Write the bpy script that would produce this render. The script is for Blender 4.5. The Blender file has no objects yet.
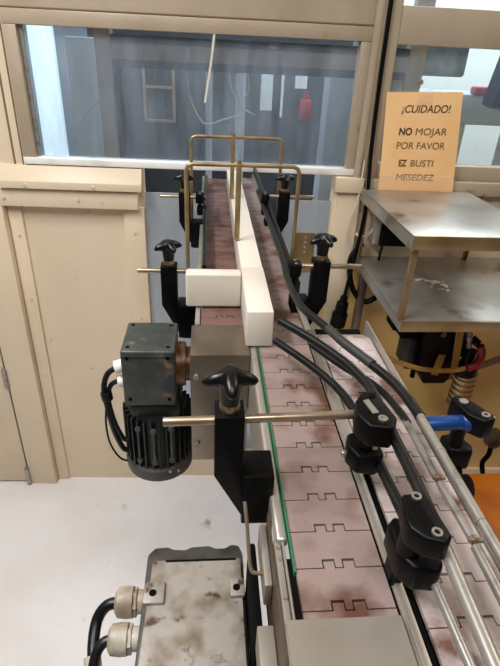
import bpy, bmesh, math, random
from mathutils import Vector, Matrix
random.seed(7)
PI = math.pi
BZ = 1.38                     # height of the conveyor surface over the floor; all z below are measured from it
WY = math.radians(-2.03)      # the back wall is turned a little against the conveyor
scn = bpy.context.scene
COL = scn.collection

# ------------------------------------------------------------------ camera, world, lights, exposure
cam = bpy.data.cameras.new('camera'); camo = bpy.data.objects.new('camera', cam); COL.objects.link(camo)
p, yw, r = [math.radians(a) for a in (29.19, 5.42, 2.82)]
fw = Vector((math.sin(yw)*math.cos(p), math.cos(yw)*math.cos(p), -math.sin(p)))
rt0 = Vector((math.cos(yw), -math.sin(yw), 0)); up0 = rt0.cross(fw)
rt = rt0*math.cos(r) + up0*math.sin(r); up = up0*math.cos(r) - rt0*math.sin(r)
m = Matrix.Identity(4)
for i in range(3):
    m[i][0], m[i][1], m[i][2] = rt[i], up[i], -fw[i]
m.translation = Vector((0, 0, 0.40+BZ))
camo.matrix_world = m
cam.sensor_fit = 'VERTICAL'; cam.sensor_height = 36; cam.lens = 36*505.2/666
cam.clip_start = 0.01; cam.clip_end = 50
scn.camera = camo

w = bpy.data.worlds.new('world'); scn.world = w; w.use_nodes = True
w.node_tree.nodes['Background'].inputs[0].default_value = (1.0, 0.90, 0.78, 1)
w.node_tree.nodes['Background'].inputs[1].default_value = 0.07

def area(name, loc, target, sx, sy, power, col):
    l = bpy.data.lights.new(name, 'AREA'); l.shape = 'RECTANGLE'; l.size = sx; l.size_y = sy
    l.energy = power; l.color = col
    o = bpy.data.objects.new(name, l); COL.objects.link(o)
    o.location = (loc[0], loc[1], loc[2]+BZ)
    d = Vector(target)-Vector(loc); o.rotation_euler = d.to_track_quat('-Z', 'Y').to_euler()
    return o
area('ceiling_lamp_left', (-1.0, 0.35, 1.68), (-0.95, 0.35, -1.0), 1.2, 0.4, 46, (0.985, 0.99, 1.0))
area('ceiling_lamp_behind', (0.10, -0.45, 1.68), (0.12, 0.2, -0.1), 0.9, 0.25, 15, (1.0, 0.98, 0.95))
area('ceiling_lamp_right', (1.9, 1.15, 1.6), (0.8, 1.3, -0.2), 0.25, 0.9, 13, (1.0, 0.93, 0.80))
area('ceiling_lamp_next_room', (-0.3, 2.6, 1.6), (-0.3, 2.7, -1), 1.8, 0.8, 58, (0.91, 0.96, 1.0))
area('ceiling_lamp_next_room_right', (1.5, 2.5, 1.6), (1.5, 2.9, -0.5), 1.2, 0.6, 60, (0.95, 0.98, 1.0))

vs = scn.view_settings
vs.view_transform = 'Standard'; vs.look = 'None'; vs.gamma = 1; vs.use_curve_mapping = False
vs.exposure = 0.3

# ------------------------------------------------------------------ materials
def lin(c):
    return tuple((x/255/12.92 if x/255 <= 0.04045 else ((x/255+0.055)/1.055)**2.4) for x in c) + (1,)
def mat(name, c, rough=0.5, metal=0.0, c2=None, scale=12, thr=(0.4, 0.65), bump=0.0, bscale=60, stretch=(1, 1, 1), c3=None, s3=4, t3=(0.55, 0.7), spec=0.5, rvar=0.0):
    """plain Principled surface with up to two blotchy wear colours of their own shape"""
    M = bpy.data.materials.new(name); M.use_nodes = True
    nt = M.node_tree; b = nt.nodes['Principled BSDF']
    b.inputs['Roughness'].default_value = rough; b.inputs['Metallic'].default_value = metal
    b.inputs['Specular IOR Level'].default_value = spec
    b.inputs['Base Color'].default_value = lin(c)
    tc = nt.nodes.new('ShaderNodeTexCoord'); mp = nt.nodes.new('ShaderNodeMapping')
    mp.inputs['Scale'].default_value = stretch
    nt.links.new(tc.outputs['Object'], mp.inputs['Vector'])
    def blot(prev, col, sc, th):
        n = nt.nodes.new('ShaderNodeTexNoise'); n.inputs['Scale'].default_value = sc; n.inputs['Detail'].default_value = 6
        nt.links.new(mp.outputs[0], n.inputs['Vector'])
        rr = nt.nodes.new('ShaderNodeMapRange'); rr.inputs['From Min'].default_value = th[0]; rr.inputs['From Max'].default_value = th[1]
        nt.links.new(n.outputs['Fac'], rr.inputs['Value'])
        mx = nt.nodes.new('ShaderNodeMix'); mx.data_type = 'RGBA'
        nt.links.new(rr.outputs[0], mx.inputs['Factor'])
        if prev is None: mx.inputs['A'].default_value = lin(c)
        else: nt.links.new(prev, mx.inputs['A'])
        mx.inputs['B'].default_value = lin(col)
        return mx.outputs['Result'], rr.outputs[0]
    prev = None
    if c2:
        prev, f = blot(prev, c2, scale, thr)
        if rvar:
            ma = nt.nodes.new('ShaderNodeMath'); ma.operation = 'MULTIPLY_ADD'
            nt.links.new(f, ma.inputs[0]); ma.inputs[1].default_value = rvar; ma.inputs[2].default_value = rough
            nt.links.new(ma.outputs[0], b.inputs['Roughness'])
    if c3: prev, _ = blot(prev, c3, s3, t3)
    if prev: nt.links.new(prev, b.inputs['Base Color'])
    if bump:
        n = nt.nodes.new('ShaderNodeTexNoise'); n.inputs['Scale'].default_value = bscale; n.inputs['Detail'].default_value = 4
        nt.links.new(mp.outputs[0], n.inputs['Vector'])
        bp = nt.nodes.new('ShaderNodeBump'); bp.inputs['Strength'].default_value = bump; bp.inputs['Distance'].default_value = 0.002
        nt.links.new(n.outputs['Fac'], bp.inputs['Height']); nt.links.new(bp.outputs[0], b.inputs['Normal'])
    return M

def glassy(name, tint, dust, lo, hi, scale, gloss=0.06, stretch=(1, 1, 0.25)):
    """dusty clear pane: see-through, dust that scatters the light of both sides, a slight mirror"""
    M = bpy.data.materials.new(name); M.use_nodes = True; nt = M.node_tree
    for n in list(nt.nodes): nt.nodes.remove(n)
    out = nt.nodes.new('ShaderNodeOutputMaterial')
    tr = nt.nodes.new('ShaderNodeBsdfTransparent'); tr.inputs[0].default_value = lin(tint)
    tl = nt.nodes.new('ShaderNodeBsdfTranslucent'); tl.inputs[0].default_value = lin(dust)
    df = nt.nodes.new('ShaderNodeBsdfDiffuse'); df.inputs[0].default_value = lin(dust)
    dd = nt.nodes.new('ShaderNodeMixShader'); dd.inputs[0].default_value = 0.45
    nt.links.new(tl.outputs[0], dd.inputs[1]); nt.links.new(df.outputs[0], dd.inputs[2])
    tc = nt.nodes.new('ShaderNodeTexCoord'); mp = nt.nodes.new('ShaderNodeMapping'); mp.inputs['Scale'].default_value = stretch
    nt.links.new(tc.outputs['Object'], mp.inputs[0])
    n = nt.nodes.new('ShaderNodeTexNoise'); n.inputs['Scale'].default_value = scale; n.inputs['Detail'].default_value = 8; n.inputs['Roughness'].default_value = 0.65
    nt.links.new(mp.outputs[0], n.inputs['Vector'])
    rr = nt.nodes.new('ShaderNodeMapRange'); rr.inputs['From Min'].default_value = 0.3; rr.inputs['From Max'].default_value = 0.72
    rr.inputs['To Min'].default_value = lo; rr.inputs['To Max'].default_value = hi
    nt.links.new(n.outputs['Fac'], rr.inputs['Value'])
    mx = nt.nodes.new('ShaderNodeMixShader')
    nt.links.new(rr.outputs[0], mx.inputs[0]); nt.links.new(tr.outputs[0], mx.inputs[1]); nt.links.new(dd.outputs[0], mx.inputs[2])
    gl = nt.nodes.new('ShaderNodeBsdfGlossy'); gl.inputs['Roughness'].default_value = 0.07
    m2 = nt.nodes.new('ShaderNodeMixShader'); m2.inputs[0].default_value = gloss
    nt.links.new(mx.outputs[0], m2.inputs[1]); nt.links.new(gl.outputs[0], m2.inputs[2])
    nt.links.new(m2.outputs[0], out.inputs[0])
    return M

def emit(name, c, s):
    M = bpy.data.materials.new(name); M.use_nodes = True; nt = M.node_tree
    b = nt.nodes['Principled BSDF']; b.inputs['Base Color'].default_value = lin(c)
    b.inputs['Emission Color'].default_value = lin(c); b.inputs['Emission Strength'].default_value = s
    return M

M = {}
M['floor'] = mat('painted_floor', (234, 231, 231), 0.26, 0, (224, 218, 214), 3.0, (0.45, 0.75), 0.15, 30, c3=(180, 164, 142), s3=9, t3=(0.68, 0.77), rvar=0.15)
M['wall'] = mat('cream_wall_paint', (221, 202, 174), 0.45, 0, (211, 190, 160), 2.5, (0.45, 0.75), 0.08, 40, c3=(188, 152, 124), s3=14, t3=(0.70, 0.80))
M['frame'] = mat('shaded_beige_frame_paint', (172, 155, 133), 0.42, 0, (162, 144, 122), 5, (0.45, 0.7), c3=(140, 121, 100), s3=22, t3=(0.70, 0.8))  # beige darkened to carry the lamp shading high on the wall
M['ochre_wall'] = mat('ochre_lower_wall_paint', (226, 190, 122), 0.5, 0, (210, 172, 104), 3, (0.45, 0.75), 0.08, 40)
M['side_brown'] = mat('oily_side_plate', (92, 76, 60), 0.45, 0.4, (66, 52, 40), 14, (0.45, 0.7))
M['rail_white'] = mat('white_sill_rail', (235, 232, 226), 0.35, 0, (205, 200, 192), 8, (0.5, 0.75))
M['seam'] = mat('dark_seam', (70, 58, 46), 0.9)
M['dirty_seam'] = mat('brown_dirt_seam', (120, 98, 74), 0.9)
M['pane'] = glassy('dusty_window_glass', (222, 230, 236), (176, 182, 190), 0.06, 0.30, 9, 0.05, (1.6, 1, 0.35))
M['pane_clear'] = glassy('window_glass', (230, 238, 242), (200, 208, 213), 0.03, 0.12, 9, 0.04)
M['sheet'] = glassy('dusty_plastic_sheet', (206, 212, 220), (204, 207, 210), 0.5, 0.8, 4, 0.08)
M['belt'] = mat('pink_brown_acetal', (138, 120, 114), 0.32, 0, (118, 94, 87), 26, (0.50, 0.72), 0.12, 120, c3=(88, 58, 46), s3=11, t3=(0.54, 0.64), rvar=0.1, spec=0.4)
M['belt_far_shaded'] = mat('far_shaded_acetal', (112, 84, 77), 0.45, 0, (90, 64, 57), 26, (0.46, 0.70), 0.12, 120, c3=(76, 50, 42), s3=11, t3=(0.55, 0.65), spec=0.25)  # left chain: base browned to carry the weaker light far back
M['belt_sheen'] = mat('worn_acetal_with_sheen', (184, 170, 167), 0.22, 0, (146, 122, 117), 30, (0.46, 0.68), 0.12, 120, c3=(102, 74, 66), s3=14, t3=(0.60, 0.70), rvar=0.12)  # right chain: base lightened to carry its whitish sheen, under worn blotches
M['green'] = mat('green_wear_strip', (16, 104, 68), 0.45, 0, (62, 92, 62), 20, (0.5, 0.7))
M['plate'] = mat('stainless_side_plate', (196, 188, 178), 0.36, 0.75, (160, 150, 138), 10, (0.5, 0.7))
M['plate_dull'] = mat('dull_grey_plate', (150, 142, 132), 0.5, 0.35, (128, 118, 106), 8, (0.45, 0.7), 0.1, 90)
M['cover'] = mat('brushed_cover_box', (146, 136, 123), 0.32, 0.85, (118, 104, 88), 6, (0.45, 0.7), 0.06, 100)
M['black'] = mat('black_polyamide', (3, 3, 4), 0.42, 0, (7, 7, 7), 40, (0.5, 0.7), 0.12, 200, spec=0.16)
M['knob'] = mat('black_knob_plastic', (6, 7, 8), 0.32, 0, None, spec=0.35)
M['tube'] = mat('black_rubber_tube', (12, 13, 14), 0.36, 0, (26, 26, 26), 30, (0.5, 0.72), 0.06, 150, spec=0.4)
M['dark'] = mat('dark_void_metal', (6, 5, 5), 0.85, spec=0.1)
M['rod'] = mat('worn_steel_rod', (172, 156, 136), 0.32, 0.8, (140, 116, 88), 25, (0.45, 0.7))
M['rail'] = mat('grey_rail_rod', (164, 159, 151), 0.36, 0.6, (126, 118, 108), 40, (0.5, 0.7))
M['brass'] = mat('brassy_hoop_metal', (158, 136, 98), 0.4, 0.5, (122, 98, 64), 20, (0.45, 0.7))
M['ring'] = mat('brass_ring', (168, 146, 112), 0.3, 0.9)
M['white'] = mat('white_polyethylene', (216, 207, 194), 0.42, 0, (210, 199, 183), 6, (0.5, 0.8))
M['white'].node_tree.nodes['Principled BSDF'].inputs['Subsurface Weight'].default_value = 0.07
M['white'].node_tree.nodes['Principled BSDF'].inputs['Subsurface Radius'].default_value = (0.02, 0.014, 0.009)
M['screw'] = mat('screw_steel', (164, 160, 152), 0.34, 0.7)
M['gear'] = mat('grey_green_cast_paint', (48, 53, 51), 0.42, 0, (66, 68, 65), 40, (0.45, 0.7), 0.25, 90, c3=(112, 94, 72), s3=32, t3=(0.60, 0.70))
M['motor'] = mat('dark_motor_paint', (17, 19, 18), 0.42, 0, (32, 31, 28), 20, (0.5, 0.72), 0.15, 80)
M['lid'] = mat('dirty_grey_lid_paint', (150, 143, 134), 0.42, 0.1, (112, 98, 82), 34, (0.42, 0.66), 0.25, 110, c3=(70, 50, 35), s3=48, t3=(0.60, 0.70))
M['castgrey'] = mat('grey_cast_housing', (62, 59, 55), 0.5, 0, (40, 36, 32), 40, (0.45, 0.7), 0.3, 100)
M['gland'] = mat('pale_grey_gland', (170, 162, 148), 0.45, 0, (126, 106, 84), 30, (0.50, 0.68))
M['copper'] = mat('rusty_flange', (112, 84, 58), 0.42, 0.6, (70, 46, 30), 25, (0.45, 0.65))
M['steel'] = mat('stainless_shelf_sheet', (186, 180, 172), 0.36, 0.65, (150, 140, 128), 5, (0.4, 0.7), 0.05, 30, c3=(112, 94, 74), s3=9, t3=(0.58, 0.74))
M['lip'] = mat('brownish_steel_edge', (168, 142, 102), 0.36, 0.7, (136, 108, 68), 9, (0.45, 0.7))
M['paper'] = mat('manila_paper', (243, 197, 140), 0.6, 0, (238, 186, 122), 5, (0.45, 0.7))
M['ink'] = mat('printed_ink', (112, 84, 50), 0.7)
M['inkb'] = mat('printed_ink_bold', (74, 52, 28), 0.7)
M['blue'] = mat('blue_sleeve_plastic', (8, 54, 114), 0.36, 0, (8, 46, 98), 20, (0.5, 0.7))
M['orange'] = mat('orange_plastic', (184, 100, 10), 0.5, 0, (160, 80, 8), 8, (0.45, 0.7))
M['strap'] = mat('ochre_strap', (168, 122, 56), 0.5, 0, (140, 98, 44), 14, (0.45, 0.7))
M['red'] = mat('red_hose', (150, 24, 40), 0.4)
M['cord'] = mat('white_cord', (222, 214, 200), 0.5)
M['cool_wall'] = mat('next_room_wall', (150, 158, 166), 0.6, 0, (116, 126, 136), 2, (0.4, 0.7))
M['cool_dark'] = mat('next_room_machine', (48, 54, 62), 0.5, 0.1, (28, 33, 39), 6, (0.4, 0.7))
M['cool_frame'] = mat('next_room_guard_frame', (158, 134, 112), 0.5, 0.1, (128, 106, 88), 6, (0.4, 0.7))
M['cool_white'] = mat('next_room_white', (224, 230, 232), 0.5)
M['block'] = mat('grey_insulation', (128, 136, 138), 0.9, 0, (104, 112, 114), 30, (0.4, 0.6), 0.4, 60)
M['navy'] = mat('navy_cloth', (10, 30, 66), 0.8)
M['doorway_glow'] = emit('lit_doorway_panel', (220, 236, 244), 1.3)
# braided sleeve: fine checker of two greys
bm_ = mat('braided_sleeve', (30, 30, 32), 0.5); nt = bm_.node_tree
tc = nt.nodes.new('ShaderNodeTexCoord'); ck = nt.nodes.new('ShaderNodeTexChecker'); ck.inputs['Scale'].default_value = 1100
ck.inputs[1].default_value = lin((10, 10, 11)); ck.inputs[2].default_value = lin((66, 65, 63))
nt.links.new(tc.outputs['Object'], ck.inputs[0]); nt.links.new(ck.outputs[0], nt.nodes['Principled BSDF'].inputs['Base Color'])
M['braid'] = bm_
# clear tape
tp = bpy.data.materials.new('clear_tape'); tp.use_nodes = True; nt = tp.node_tree
b = nt.nodes['Principled BSDF']; tr = nt.nodes.new('ShaderNodeBsdfTransparent'); mx = nt.nodes.new('ShaderNodeMixShader'); mx.inputs[0].default_value = 0.16
b.inputs['Base Color'].default_value = lin((244, 216, 180)); b.inputs['Roughness'].default_value = 0.16
n = nt.nodes.new('ShaderNodeTexNoise'); n.inputs['Scale'].default_value = 38; tc = nt.nodes.new('ShaderNodeTexCoord')
bp = nt.nodes.new('ShaderNodeBump'); bp.inputs['Strength'].default_value = 0.6; bp.inputs['Distance'].default_value = 0.004
nt.links.new(tc.outputs['Object'], n.inputs['Vector']); nt.links.new(n.outputs['Fac'], bp.inputs['Height']); nt.links.new(bp.outputs[0], b.inputs['Normal'])
nt.links.new(tr.outputs[0], mx.inputs[1]); nt.links.new(b.outputs[0], mx.inputs[2]); nt.links.new(mx.outputs[0], nt.nodes['Material Output'].inputs[0])
M['tape'] = tp

# ------------------------------------------------------------------ mesh builder
class MB:
    def __init__(s): s.bm = bmesh.new()
    def _add(s, t):
        me = bpy.data.meshes.new('t'); t.to_mesh(me); t.free(); s.bm.from_mesh(me); bpy.data.meshes.remove(me)
    def box(s, x0, x1, y0, y1, z0, z1, bev=0.0, seg=2):
        t = bmesh.new(); bmesh.ops.create_cube(t, size=1)
        for v in t.verts:
            v.co = Vector(((x0+x1)/2+v.co.x*(x1-x0), (y0+y1)/2+v.co.y*(y1-y0), (z0+z1)/2+v.co.z*(z1-z0)))
        if bev: bmesh.ops.bevel(t, geom=list(t.edges), offset=bev, segments=seg, profile=0.5, affect='EDGES')
        s._add(t); return s
    def prism(s, poly, axis, a, b, bev=0.0, seg=2):
        """poly: 2D points; axis 'x','y','z' is the extrusion direction from a to b"""
        t = bmesh.new()
        def P(q, h):
            u, v = q
            return {'x': (h, u, v), 'y': (u, h, v), 'z': (u, v, h)}[axis]
        lo = [t.verts.new(P(q, a)) for q in poly]; hi = [t.verts.new(P(q, b)) for q in poly]
        t.faces.new(lo[::-1]); t.faces.new(hi); n = len(poly)
        for i in range(n): t.faces.new((lo[i], lo[(i+1) % n], hi[(i+1) % n], hi[i]))
        bmesh.ops.recalc_face_normals(t, faces=list(t.faces))
        if bev: bmesh.ops.bevel(t, geom=list(t.edges), offset=bev, segments=seg, profile=0.5, affect='EDGES')
        s._add(t); return s
    def cyl(s, p0, p1, r0, r1=None, n=20, bev=0.0):
        p0 = Vector(p0); p1 = Vector(p1); r1 = r0 if r1 is None else r1
        d = p1-p0; L = d.length
        t = bmesh.new(); bmesh.ops.create_cone(t, cap_ends=True, segments=n, radius1=r0, radius2=r1, depth=L)
        if bev:
            ed = [e for e in t.edges if abs(e.verts[0].co.z-e.verts[1].co.z) < 1e-6]
            bmesh.ops.bevel(t, geom=ed, offset=bev, segments=2, profile=0.5, affect='EDGES')
        bmesh.ops.transform(t, matrix=Matrix.Translation((p0+p1)/2) @ d.to_track_quat('Z', 'Y').to_matrix().to_4x4(), verts=list(t.verts))
        s._add(t); return s
    def tube(s, pts, r, n=12, smooth=6, hollow=False):
        pts = [Vector(q) for q in pts]
        if smooth and len(pts) > 2:                       # Catmull-Rom through the points
            out = []
            for i in range(len(pts)-1):
                a = pts[max(i-1, 0)]; b = pts[i]; c = pts[i+1]; d = pts[min(i+2, len(pts)-1)]
                for k in range(smooth):
                    u = k/smooth
                    out.append(0.5*((2*b)+(c-a)*u+(2*a-5*b+4*c-d)*u*u+(3*b-a-3*c+d)*u**3))
            out.append(pts[-1]); pts = out
        t = bmesh.new(); rings = []; ref = None
        for i, q in enumerate(pts):
            d = (pts[min(i+1, len(pts)-1)]-pts[max(i-1, 0)]).normalized()
            if ref is None: ref = Vector((0, 0, 1)) if abs(d.z) < 0.9 else Vector((1, 0, 0))
            u = (ref-d*ref.dot(d)).normalized(); v = d.cross(u); ref = u
            rings.append([t.verts.new(q+(u*math.cos(2*PI*k/n)+v*math.sin(2*PI*k/n))*r) for k in range(n)])
        for a, b in zip(rings, rings[1:]):
            for k in range(n): t.faces.new((a[k], a[(k+1) % n], b[(k+1) % n], b[k]))
        for ring, q, sg in ((rings[0], pts[0], 1), (rings[-1], pts[-1], -1)):
            if hollow:
                d = (pts[1]-pts[0]).normalized() if sg == 1 else (pts[-2]-pts[-1]).normalized()
                inn = [t.verts.new(q+(v.co-q)*0.6) for v in ring]; dp = [t.verts.new(v.co+d*r*2) for v in inn]
                for k in range(n):
                    t.faces.new((ring[k], ring[(k+1) % n], inn[(k+1) % n], inn[k])); t.faces.new((inn[k], inn[(k+1) % n], dp[(k+1) % n], dp[k]))
                t.faces.new(dp)
            else: t.faces.new(ring)
        bmesh.ops.recalc_face_normals(t, faces=list(t.faces))
        s._add(t); return s
    def lathe(s, prof, base, axis=(0, 0, 1), n=24):
        """prof: (radius, height) along the axis from base"""
        t = bmesh.new(); rings = []
        for (rr, h) in prof: rings.append([t.verts.new((rr*math.cos(2*PI*k/n), rr*math.sin(2*PI*k/n), h)) for k in range(n)])
        for a, b in zip(rings, rings[1:]):
            for k in range(n): t.faces.new((a[k], a[(k+1) % n], b[(k+1) % n], b[k]))
        t.faces.new(rings[0][::-1]); t.faces.new(rings[-1])
        bmesh.ops.transform(t, matrix=Matrix.Translation(Vector(base)) @ Vector(axis).to_track_quat('Z', 'Y').to_matrix().to_4x4(), verts=list(t.verts))
        s._add(t); return s
    def xf(s, mat_): bmesh.ops.transform(s.bm, matrix=mat_, verts=list(s.bm.verts)); return s
    def build(s, name, material, parent=None, wall=False, ang=35, local=False):
        if wall: s.xf(Matrix.Rotation(WY, 4, 'Z'))
        if not local:
            s.xf(Matrix.Translation((0, 0, BZ)))
            if parent is not None:
                q = parent
                while q.parent: q = q.parent
                s.xf(Matrix.Translation(-q.location))
        me = bpy.data.meshes.new(name); s.bm.to_mesh(me); s.bm.free()
        me.materials.append(material)
        for f in me.polygons: f.use_smooth = True
        me.set_sharp_from_angle(angle=math.radians(ang))
        o = bpy.data.objects.new(name, me); COL.objects.link(o)
        if parent is not None: o.parent = parent
        return o

def each(mb, name, material, parent, wall=False):
    """every loose piece of the builder becomes a part of its own"""
    bm = mb.bm; bm.verts.index_update(); seen = set(); out = []
    for v in list(bm.verts):
        if v in seen: continue
        st = [v]; isl = set()
        while st:
            q = st.pop()
            if q in isl: continue
            isl.add(q); st.extend(e.other_vert(q) for e in q.link_edges)
        seen |= isl
        n = MB(); mp_ = {q: n.bm.verts.new(q.co) for q in isl}
        for fc in {fc for q in isl for fc in q.link_faces}: n.bm.faces.new([mp_[q] for q in fc.verts])
        out.append(n.build(name, material, parent, wall))
    bm.free(); return out

def rebase(o):
    """move a top-level mesh's origin to the middle of its underside"""
    vs_ = [v.co for v in o.data.vertices]
    c = Vector(((min(v.x for v in vs_)+max(v.x for v in vs_))/2, (min(v.y for v in vs_)+max(v.y for v in vs_))/2, min(v.z for v in vs_)))
    o.data.transform(Matrix.Translation(-c)); o.location = c
    return o
def tag(o, label, cat, group=None, kind=None):
    o['label'] = label; o['category'] = cat
    if group: o['group'] = group
    if kind: o['kind'] = kind
    return o
def thing(name, loc, label, cat, group=None, kind=None, wall=False):
    o = bpy.data.objects.new(name, None); COL.objects.link(o); o.empty_display_size = 0.05
    l = Vector(loc)
    if wall: l = Matrix.Rotation(WY, 3, 'Z') @ l
    o.location = (l.x, l.y, l.z+BZ)
    return tag(o, label, cat, group, kind)
def single(mb, name, material, label, cat, group=None, kind=None, wall=False, ang=35):
    return tag(rebase(mb.build(name, material, None, wall, ang)), label, cat, group, kind)
def WP(u, d, z):
    q = Matrix.Rotation(WY, 3, 'Z') @ Vector((u, d, z)); return (q.x, q.y, q.z)
FZ = -1.38
D = 1.75

# ------------------------------------------------------------------ the setting
single(MB().box(-2.4, 2.6, -1.6, 4.0, FZ-0.05, FZ), 'floor', M['floor'], 'pale painted concrete floor with scuffs and stains', 'floor', kind='structure')
single(MB().box(-2.4, 2.6, -1.6, 4.0, 1.75, 1.8), 'ceiling', M['rail_white'], 'plain ceiling over the machine room', 'ceiling', kind='structure')

# back wall: solid beige zones around the windows and the opening for the conveyors
wb = MB()
wb.box(-2.3, -0.665, D, D+0.06, 0.04, 1.76)                      # left of the window
wb.box(-0.753, -0.285, D+0.012, D+0.06, FZ, 0.04)                # lower left panel (recessed)
wb.box(-2.3, -0.87, D+0.03, D+0.06, FZ, 0.04)                    # behind the door leaf
wb.box(-0.285, 0.37, D+0.03, D+0.06, FZ, -1.15)
wb.box(0.37, 2.4, D+0.004, D+0.06, -0.25, 0.04)                     # lower right wall
wb.box(0.43, 0.47, D, D+0.06, 0.04, 1.76)                        # pillar between the windows
wb.box(0.47, 2.4, D, D+0.06, 0.90, 1.76)
wb.box(1.46, 2.4, D, D+0.06, 0.04, 0.90)
wall = single(wb, 'wall_back', M['wall'], 'cream painted wall with two framed windows and conveyor opening', 'wall', kind='structure', wall=True)

single(MB().box(0.37, 2.4, D+0.004, D+0.06, FZ, -0.25), 'wall_lower_right', M['ochre_wall'], 'ochre painted lower wall under the steel shelf', 'wall', kind='structure', wall=True)
# window over the conveyors
w1 = thing('window_1', (-0.114, D, 0.04), 'wide window over the conveyors with dusty bluish glass', 'window', kind='structure', wall=True)
f = MB()
f.box(-0.665, -0.625, D-0.006, D+0.04, 0.066, 0.438, 0.003); f.box(0.397, 0.43, D-0.006, D+0.04, 0.066, 0.438, 0.003)
f.box(-0.665, 0.43, D-0.006, D+0.04, 0.438, 0.478, 0.003)
f.build('window_frame', M['frame'], w1, True)
f = MB(); f.box(-0.665, 0.43, D-0.012, D+0.04, 0.044, 0.066, 0.004); f.build('sill_rail', M['rail_white'], w1, True)
f = MB()
f.box(-0.632, -0.612, D+0.012, D+0.016, 0.066, 0.438); f.build('glazing_bead', M['rail'], w1, True)
f = MB(); f.box(-0.625, 0.397, D+0.018, D+0.022, 0.066, 0.438); f.build('glass_pane', M['pane'], w1, True)
# right hand windows
w2 = thing('window_2', (0.97, D, 0.04), 'clear window at the right behind the paper notice', 'window', kind='structure', wall=True)
f = MB()
f.box(0.472, 0.507, D-0.006, D+0.04, 0.04, 0.9, 0.003); f.box(0.507, 1.46, D-0.006, D+0.04, 0.435, 0.535, 0.003)
f.box(0.507, 1.46, D-0.006, D+0.04, 0.04, 0.088, 0.003); f.box(1.42, 1.46, D-0.006, D+0.04, 0.088, 0.9, 0.003)
f.build('window_frame', M['frame'], w2, True)
f = MB(); f.box(0.507, 1.42, D+0.018, D+0.022, 0.088, 0.435); f.box(0.507, 1.42, D+0.018, D+0.022, 0.535, 0.9); f.build('glass_pane', M['pane_clear'], w2, True)
f = MB(); f.cyl((0.607, D+0.018, 0.335), (0.607, D+0.012, 0.335), 0.008); f.build('suction_hook', M['rail'], w2, True)

single(MB().box(-0.665, 0.43, D, D+0.06, 0.479, 1.76), 'trim_8', M['frame'], 'beige panel above the wide dusty window', 'trim', kind='structure', wall=True)  # upper wall in the frame beige, its lamp shading put into the colour
# seams of the frame work, ledges, door trim
single(MB().box(-1.2, 0.43, D-0.003, D+0.002, 0.4795, 0.483), 'trim_1', M['dirty_seam'], 'thin seam along the top of the window frame', 'trim', kind='structure', wall=True)
t2 = MB(); t2.box(-0.7, -0.694, D-0.002, D+0.002, 0.04, 0.9); t2.box(-0.672, -0.668, D-0.003, D+0.002, 0.04, 0.5)
single(t2, 'trim_2', M['dirty_seam'], 'upright seam left of the window frame', 'trim', kind='structure', wall=True)
# left ledge with its sloped top and lip
t3 = MB()
t3.prism([(D+0.02, 0.044), (D-0.012, 0.040), (D-0.045, -0.004), (D-0.045, -0.028), (D+0.02, -0.028)], 'x', -0.748, -0.283, 0.002)
t3.box(-0.772, -0.300, D-0.03, D+0.02, -0.092, -0.034, 0.003)
for u in (-0.66, -0.44): t3.cyl((u, D-0.04, -0.015), (u, D-0.05, -0.018), 0.005)
for u, z in ((-0.745, -0.062), (-0.5, -0.062)): t3.cyl((u, D-0.03, z), (u, D-0.035, z), 0.006, n=12)
single(t3, 'trim_3', M['wall'], 'cream ledge box with a lower lip under the window at left', 'trim', kind='structure', wall=True)
t4 = MB()
t4.box(-0.753, -0.706, D, D+0.06, FZ, -0.09, 0.002); t4.box(-0.357, -0.285, D-0.004, D+0.06, FZ, -0.09, 0.003)
for z in (-0.2, -0.45, -0.8): t4.cyl((-0.728, D, z), (-0.728, D-0.004, z), 0.006, n=12)
for z in (-0.18, -0.52): t4.cyl((-0.322, D-0.004, z), (-0.322, D-0.008, z), 0.005, n=12)
single(t4, 'trim_4', M['wall'], 'pair of upright cream strips edging the lower left panel', 'trim', kind='structure', wall=True)
t5 = MB(); t5.box(-0.87, -0.755, D-0.03, D+0.06, FZ, 0.04, 0.006)
single(t5, 'trim_5', M['wall'], 'cream door post between the side door and the panel', 'trim', kind='structure', wall=True)
d1 = thing('door_1', (-1.3, D, FZ), 'cream side door with a hinge at the far left', 'door', kind='structure', wall=True)
f = MB(); f.box(-1.75, -0.878, D-0.022, D+0.03, FZ+0.012, 0.035, 0.003); f.build('door_leaf', M['wall'], d1, True)
f = MB()
for z in (-0.75, -1.28): f.cyl((-0.874, D-0.034, z), (-0.874, D-0.034, z-0.09), 0.010, n=12)
each(f, 'hinge', M['rail'], d1, True)
f = MB(); f.box(-0.878, -0.870, D-0.015, D+0.02, FZ+0.01, 0.03); f.build('gap', M['seam'], d1, True)
# right of the opening: end block of the ledge, pillar, ledge under the right window
t6 = MB()
t6.box(0.366, 0.462, D-0.035, D+0.02, -0.008, 0.042, 0.004); t6.box(0.383, 0.462, D-0.016, D+0.06, FZ, -0.012, 0.004)
single(t6, 'trim_6', M['wall'], 'cream pillar and ledge end right of the conveyor opening', 'trim', kind='structure', wall=True)
t7 = MB(); t7.box(0.47, 1.9, D-0.03, D+0.02, -0.006, 0.04, 0.004)
for u in (0.83, 1.1): t7.cyl((u, D-0.03, 0.018), (u, D-0.036, 0.018), 0.006, n=12)
single(t7, 'trim_7', M['frame'], 'cream ledge under the right window', 'trim', kind='structure', wall=True)
single(MB().box(0.462, 2.4, D-0.012, D+0.02, FZ, FZ+0.09, 0.004), 'baseboard_back', M['wall'], 'cream baseboard along the wall at right', 'baseboard', kind='structure', wall=True)

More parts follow.
